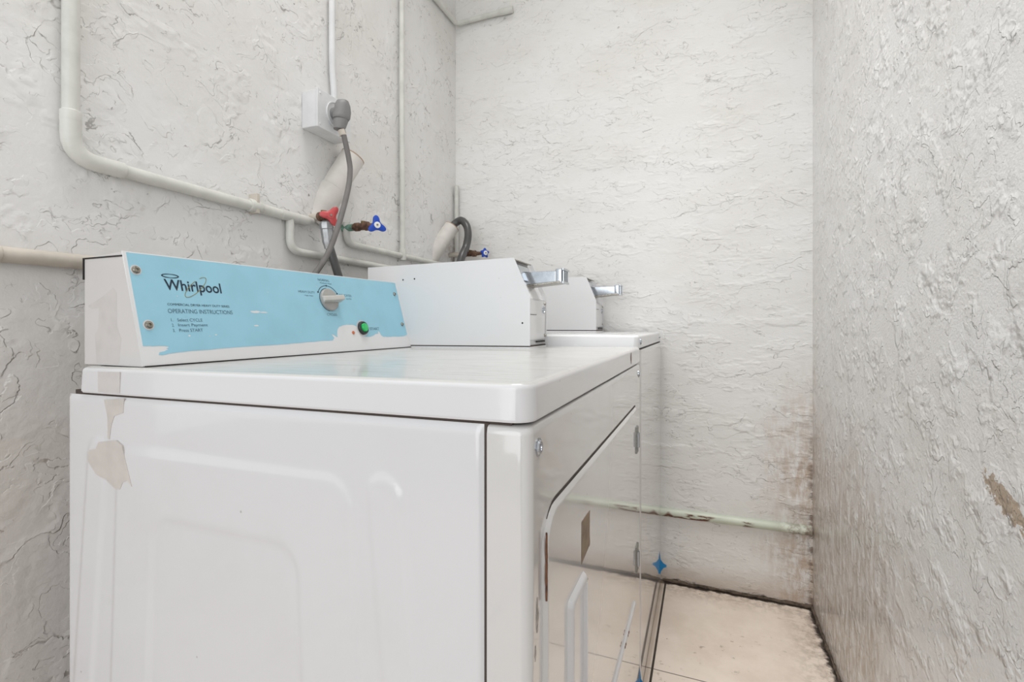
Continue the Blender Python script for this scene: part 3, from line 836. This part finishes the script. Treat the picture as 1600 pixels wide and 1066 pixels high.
# ------------------------------------------------------------------ the washing machine (far machine)
WY0, WY1 = 1.288, 1.912
washer = thing('washing_machine', 'white top-loading washing machine against the back wall, beyond the dryer, with its own coin box', 'washing machine', (-0.53, 1.60, 0))
bm = bmesh.new()
loft(bm, [[(x, y, z) for x, y in rrect(-0.896, XF, WY0, WY1, [0.010, 0.006, 0.006, 0.010])] for z in (0.02, 0.906)])
obj('cabinet', bm, M['front'], washer, angle=50)
obj('plinth', box(-0.80, -0.185, WY0 + 0.02, WY1 - 0.02, 0, 0.03), M['dark'], washer)
lid('top_panel', -0.864, XF - 0.004, WY0, WY1, 0.9075, 0.9435, washer, r=0.016, mats=[M['plate'], M['plate']], tilt=False)
obj('seam', box(-0.86, XF - 0.003, WY0 + 0.004, WY1 - 0.004, 0.9045, 0.9090), M['dark'], washer)
bm = bmesh.new(); add_prism(bm, rrect(-0.70, -0.22, WY0 + 0.07, WY1 - 0.19, 0.03), lambda u, v, t: (u, v, t), 0.9425, 0.9455)
obj('loading_lid', bm, M['plate'], washer)
for y in (1.323, 1.887):
    screw(washer, (XF - 0.004, y, 0.926), (1, 0, 0), 0.0075 if y < 1.5 else 0.005, M['chrome'], 'front_bolt')
bm = bmesh.new()
add_prism(bm, [(-0.893, 0.943), (-0.752, 0.943), (-0.80, 1.10), (-0.893, 1.098)], lambda u, v, t: (u, t, v), WY0 + 0.004, 1.757)
obj('control_console', bm, M['plate'], washer)
coin_box(washer, 1.757, 1.897, -0.893, -0.369, -0.4055, 0.9435, 1.059, 1.147, False)

# ------------------------------------------------------------------ plumbing on the left wall
def coupler(bm, p, axis, r, l):
    a = Vector(axis).normalized(); p = Vector(p)
    add_lathe(bm, p - a * l / 2, a, [(0, r * 0.9), (l * 0.1, r), (l * 0.9, r), (l, r * 0.9)], 16)
XP = XL + 0.014
# large supply line: down from the ceiling, elbow, along the wall, tee and branch to hot valve
ZM = 1.262
sup = thing('water_pipe', 'thick white-painted water pipe coming down the left wall then running level to the red valve', 'pipe', (XP, 0.502, ZM))
bm = tube(fillet_path([(XP, 0.502, ZC), (XP, 0.502, ZM), (XP, 0.985, ZM - 0.004)], 0.045), 0.0125, 18)
obj('pipe_run', bm, M['pipe'], sup)
bm = tube(fillet_path([(XP, 0.502, ZM + 0.075), (XP, 0.502, ZM), (XP, 0.570, ZM)], 0.04), 0.0148, 18)
coupler(bm, (XP, 0.502, ZM + 0.07), (0, 0, 1), 0.0152, 0.02); coupler(bm, (XP, 0.575, ZM), (0, 1, 0), 0.0152, 0.02)
obj('elbow', bm, M['pipe'], sup)
bm = bmesh.new(); coupler(bm, (XP, 0.872, ZM - 0.002), (0, 1, 0), 0.0162, 0.032)
obj('coupler', bm, M['pipe'], sup)
bm = tube([(XP, 0.95, ZM - 0.004), (XP, 1.035, ZM - 0.004), (XP, 1.060, ZM - 0.002)], [0.0135, 0.0135, 0.010], 16)
add_tube(bm, fillet_path([(XP, 0.982, ZM - 0.01), (XP, 0.982, 1.168), (XP, 1.135, 1.168)], 0.035), 0.0105, 16)
obj('tee', bm, M['pipe'], sup)
# pipe strap
obj('strap', box(XL, XP + 0.014, 0.868, 0.876, ZM - 0.02, ZM + 0.028, 0.001), M['pipe_tan'], sup)

low = tag(obj('water_pipe', tube(fillet_path([(XP, 1.10, 1.168), (XP, 1.890, 1.168)], 0.01), 0.0105, 16), M['pipe']),
          'lowest thin white pipe running level from below the red valve to behind the coin box', 'pipe')
# cold line
cold = thing('water_pipe', 'thin white pipe below the blue valve joining a tall upright pipe', 'pipe', (XP, 1.50, 1.22))
bm = tube(fillet_path([(XP, 1.201, 1.285), (XP, 1.201, 1.221), (XP, 1.885, 1.221)], 0.035), 0.0105, 16)
obj('pipe_run', bm, M['pipe'], cold)
bm = tube([(XP + 0.002, 1.496, 1.221), (XP + 0.002, 1.490, 1.9), (XP + 0.002, 1.498, ZC)], 0.0095, 16)
coupler(bm, (XP + 0.002, 1.496, 1.225), (0, 0, 1), 0.013, 0.04)
obj('riser', bm, M['pipe'], cold)
# dusty gas pipe low at the left
gp = bmesh.new(); add_tube(gp, [(XP, 0.225, 1.080), (XP, 0.60, 1.082), (XP, 1.89, 1.070)], 0.0128, 16); coupler(gp, (XP, 0.40, 1.081), (0, 1, 0), 0.0145, 0.02)
tag(obj('gas_pipe', gp, M['pipe_tan']), 'dusty beige-white pipe on the left wall that disappears behind the blue console', 'pipe')
# pipe high in the corner
hp = bmesh.new()
add_tube(hp, fillet_path([(XP, 1.62, ZC), (XP, 1.62, 2.304), (XP, 1.912, 2.305), (-0.762, 1.916, 2.309)], 0.02), 0.011, 14)
coupler(hp, (-0.790, 1.916, 2.309), (1, 0, 0), 0.014, 0.065)
tag(obj('corner_pipe', hp, M['pipe']), 'thin white pipe bending round the top of the left back corner', 'pipe')
# short stub in the back corner
tag(obj('pipe_stub', tube([(XL + 0.016, 1.908, 1.24), (XL + 0.016, 1.908, 1.585)], 0.0095, 14), M['pipe']), 'short upright white pipe in the back left corner behind the black hose', 'pipe')
# conduit and outlet box
cdt = tag(obj('conduit', tube(smooth_path([(XP, 1.137, ZC), (XP, 1.138, 1.95), (XP, 1.139, 1.75), (XP, 1.146, 1.66), (XP, 1.147, 1.612)]), 0.0092, 14), M['box']), 'white conduit dropping from the ceiling into the outlet box', 'conduit')
ob = thing('outlet_box', 'painted white electrical outlet box on the left wall with grey plug in it', 'outlet', (XL, 1.10, 1.515))
obj('back_box', box(XL, -0.986, 1.036, 1.166, 1.514, 1.616, 0.003), M['box'], ob)
obj('cover_plate', box(-0.986, -0.980, 1.034, 1.168, 1.512, 1.618, 0.002), M['box'], ob)
obj('socket_ring', lathe((-0.980, 1.103, 1.568), (1, 0, 0), [(0, 0.036), (0.003, 0.036), (0.003, 0.033), (0.0012, 0.0325), (0.0012, 0)], 32), M['box'], ob)
for y, z in ((1.045, 1.523), (1.157, 1.523), (1.045, 1.607), (1.157, 1.607)):
    obj('screw', lathe((-0.980, y, z), (1, 0, 0), [(0, 0.0035), (0.0012, 0.003), (0.0012, 0)], 10), M['box'], ob)

# power cord with angled plug
cord = thing('power_cord', 'grey power cord with angled plug hanging from the outlet box behind the dryer', 'power cord', (-0.93, 1.085, 1.5))
bm = tube(smooth_path([(-0.940, 1.083, 1.520), (-0.936, 1.088, 1.495), (-0.932, 1.103, 1.435), (-0.930, 1.105, 1.400), (-0.930, 1.095, 1.345), (-0.932, 1.062, 1.247), (-0.942, 1.030, 1.160), (-0.958, 0.990, 1.090), (-0.975, 0.960, 1.02), (-0.98, 0.95, 0.90), (-0.978, 0.945, 0.75)]), 0.0075, 14)
obj('cable', bm, M['cord'], cord)
bm = bmesh.new()
# plug body: a swept blob narrowing to the strain relief
loft(bm, [[(-0.946 + dx * w, 1.093 + (dy) * d - 0.25 * max(0, 1.57 - z), z) for dx, dy in [(math.cos(a), math.sin(a)) for a in [2 * math.pi * k / 20 for k in range(20)]]]
          for z, w, d in ((1.600, 0.012, 0.010), (1.597, 0.017, 0.016), (1.586, 0.020, 0.022), (1.570, 0.021, 0.0255), (1.552, 0.021, 0.027), (1.545, 0.019, 0.0235), (1.543, 0.017, 0.0195), (1.541, 0.0185, 0.0215), (1.524, 0.0165, 0.0185), (1.514, 0.014, 0.016))])
add_lathe(bm, (-0.979, 1.097, 1.568), (1, 0, 0), [(0, 0.018), (0.012, 0.018), (0.024, 0.016)], 24)
obj('plug', bm, M['plug'], cord)
bm = tube([(-0.941, 1.083, 1.513), (-0.938, 1.086, 1.498)], 0.0098, 14)
obj('cable_clamp', bm, M['pipe_tan'], cord)

# drain standpipes (painted PVC), each an angled tube with coupling
def standpipe(label, base, tip, r, dark):
    t = thing('drain_pipe', label, 'drain pipe', base, )
    b = Vector(base); e = Vector(tip); a = (e - b).normalized(); L = (e - b).length
    bm = bmesh.new()
    add_tube2(bm, [(b, r * 1.0), (b + a * L * 0.55, r), (e, r), (e, r * 0.88), (b + a * L * 0.6, r * 0.86)], a, 28, 0)
    obj('pipe_body', bm, M['pvc'], t, angle=35)
    bm = bmesh.new()
    c = b + a * L * 0.38
    add_tube2(bm, [(b - a * L * 0.25, r * 1.08), (c, r * 1.10), (c + a * 0.002, r * 1.02)], a, 28, 0)
    obj('coupling', bm, M['pvc'], t, angle=35)
    bm = bmesh.new(); add_tube2(bm, [(b + a * L * 0.62, r * 0.80), (b + a * L * 0.625, r * 0.80)], a, 24, 0)
    obj('pipe_throat', bm, M['pvcin'], t)
    bm = bmesh.new(); add_tube2(bm, [(e - a * 0.003, r * 1.008), (e + a * 0.0005, r * 1.008), (e + a * 0.0005, r * 0.9)], a, 28, 0)
    obj('rim', bm, M['rim'], t)
    return t
standpipe('white drain pipe slanting up out of the wall just below the outlet box', (-1.050, 1.118, 1.310), (-0.992, 1.192, 1.480), 0.036, 0)
standpipe('white drain pipe near the back corner with a black hose hooked into it', (-1.058, 1.760, 1.262), (-0.998, 1.824, 1.388), 0.032, 1)

# water hoses and valves
def handle(bm, c, axis, r, lobes, th=0.006, rot=0.0, depth=0.35):
    a = Vector(axis).normalized(); up = Vector((0, 0, 1)); n = (up - a * up.dot(a)).normalized(); b = a.cross(n); c = Vector(c)
    N = 60; out = []
    for k in range(N):
        t = 2 * math.pi * k / N
        rr = r * (1 - depth + depth * (0.5 + 0.5 * math.cos(lobes * (t - rot))) ** 1.6)
        out.append((rr * math.cos(t), rr * math.sin(t)))
    fn = lambda u, v, d: c + n * u + b * v + a * d
    rings = [[fn(u * s, v * s, d) for u, v in out] for s, d in ((0.86, -th / 2), (1.0, -th / 4), (1.0, th / 4), (0.86, th / 2), (0.55, th / 2 + 0.001), (0.3, th / 2 + 0.003))]
    return loft(bm, rings)
def valve(label, y, z, x_tip, body, hmat, lobes, rot, r=0.021, badge=None, joint=None, depth=0.35, aim=(1, 0, 0)):
    t = thing('water_valve', label, 'valve', (XL, y, z))
    L = x_tip - (XL + 0.014)
    x0 = XL + 0.014
    bm = lathe((x0 + L * 0.20, y, z), (1, 0, 0), [(0, 0.0095), (L * 0.10, 0.0100), (L * 0.101, 0.0130), (L * 0.22, 0.0130), (L * 0.24, 0.0105), (L * 0.42, 0.0115), (L * 0.44, 0.0135), (L * 0.53, 0.0135), (L * 0.55, 0.0085), (L * 0.78, 0.0060)], 20)
    obj('valve_body', bm, body, t, angle=30)
    bm = bmesh.new()
    add_tube(bm, [(x0 + L * 0.55, y, z - 0.008), (x0 + L * 0.58, y, z + 0.016)], 0.0085, 14)
    add_lathe(bm, (x0 + L * 0.62, y, z), (1, 0, 0), [(0, 0.0115), (L * 0.12, 0.0115), (L * 0.14, 0.008)], 6)
    obj('bonnet', bm, M['brass'], t, angle=30)
    bm = tube([(XL, y, z), (x0 + L * 0.24, y, z)], 0.0108, 16)
    obj('wall_joint', bm, joint or M['pipe'], t)
    bm = bmesh.new(); handle(bm, (x_tip, y, z), aim, r, lobes, 0.008, rot, depth)
    h = obj('handle', bm, hmat, t, angle=50)
    h['label'] = 'lobed plastic handle'
    a = Vector(aim).normalized(); c = Vector((x_tip, y, z))
    if badge: obj('badge', lathe(c + a * 0.0045, a, [(0, 0.0095), (0.0030, 0.0095), (0.0034, 0.0085), (0.0034, 0)], 20), badge, h)
    obj('screw', lathe(c + a * 0.0070, a, [(0, 0.0035), (0.0022, 0.003), (0.0022, 0)], 12), M['steel'], h)
    return t
valve('hot water valve with dull red handle at the end of the thick white pipe', 1.070, 1.274, -0.967, M['copper'], M['red'], 3, -0.6, 0.030, M['red'], M['pipe_tan'], 0.52, (0.75, -0.66, 0))
valve('cold water valve with blue handle right of the hanging grey cord', 1.201, 1.268, -0.912, M['copper'], M['bluev'], 3, 0.1, 0.030, M['white'], M['verd'], 0.52, (0.8, -0.6, 0))
valve('small blue-handled water valve showing above the coin box near the back corner', 1.872, 1.275, -0.868, M['copper'], M['bluev'], 5, 0.0, 0.022, M['white'], M['pipe_tan'], 0.3, (0.85, -0.52, 0))

hh = thing('fill_hose', 'black rubber fill hose with chrome coupling hanging below the red valve', 'hose', (-0.985, 1.075, 1.25))
obj('hose', tube(smooth_path([(-0.985, 1.081, 1.20), (-0.980, 1.086, 1.175), (-0.968, 1.105, 1.10), (-0.96, 1.12, 1.02), (-0.965, 1.13, 0.9), (-0.975, 1.14, 0.7)]), 0.0115, 16), M['hose'], hh)
obj('coupling', lathe((-0.985, 1.071, 1.262), (0.0, 0.11, -0.70), [(0, 0.010), (0.004, 0.0165), (0.012, 0.0190), (0.022, 0.0190), (0.024, 0.0172), (0.058, 0.0160), (0.072, 0.0130), (0.078, 0.0125)], 8), M['coupling'], hh, angle=20)
dh = tag(obj('drain_hose', tube(smooth_path([(-1.018, 1.803, 1.346), (-1.002, 1.820, 1.380), (-0.983, 1.834, 1.406), (-0.957, 1.834, 1.412), (-0.930, 1.826, 1.385), (-0.919, 1.817, 1.345), (-0.922, 1.805, 1.296), (-0.926, 1.768, 1.240), (-0.935, 1.745, 1.15), (-0.955, 1.74, 0.9), (-0.96, 1.74, 0.6)], 10), 0.0158, 18), M['hose']),
         'thick black drain hose hooked over into the white pipe by the back corner', 'hose')

# rusty pipe along the foot of the back wall
rp = bmesh.new()
add_tube(rp, [(XL + 0.01, YB - 0.001, 0.258), (-0.155, YB - 0.001, 0.2615), (XR - 0.004, YB - 0.001, 0.2645)], 0.0165, 16)
tag(obj('water_pipe', rp, M['rustpipe']), 'pale green-white pipe with rust patches low along the back wall', 'pipe')

# blue painter's tape tabs by the foot of the machines
def tape_tab(y, z, w, h, d, label):
    bm = bmesh.new()
    # a strip pinched in the middle: a narrow diamond with concave sides, folded along its spine
    prof = [(0, h * 0.55), (0.12, h * 0.2), (0.5, h * 0.03), (1.0, -h * 0.06), (0.55, -h * 0.14), (0.22, -h * 0.30), (0.10, -h * 0.45), (0, -h * 0.42)]
    for s, sk in ((1, 0.35), (-1, 0.15)):
        add_prism(bm, prof, lambda u, v, t, s=s, sk=sk: (XF + u * d, y + s * sk * u * w + t, z + v), -0.0004, 0.0004)
    return tag(obj('blue_tape', bm, M['tape'], smooth=False), label, 'tape', 'bits of blue painter tape on the machine fronts')
tape_tab(1.845, 0.100, 0.02, 0.085, 0.026, 'folded scrap of blue tape stuck to the washing machine front near the back wall')
tape_tab(1.270, 0.052, 0.02, 0.085, 0.026, 'scrap of blue tape low down where dryer and washing machine fronts meet')
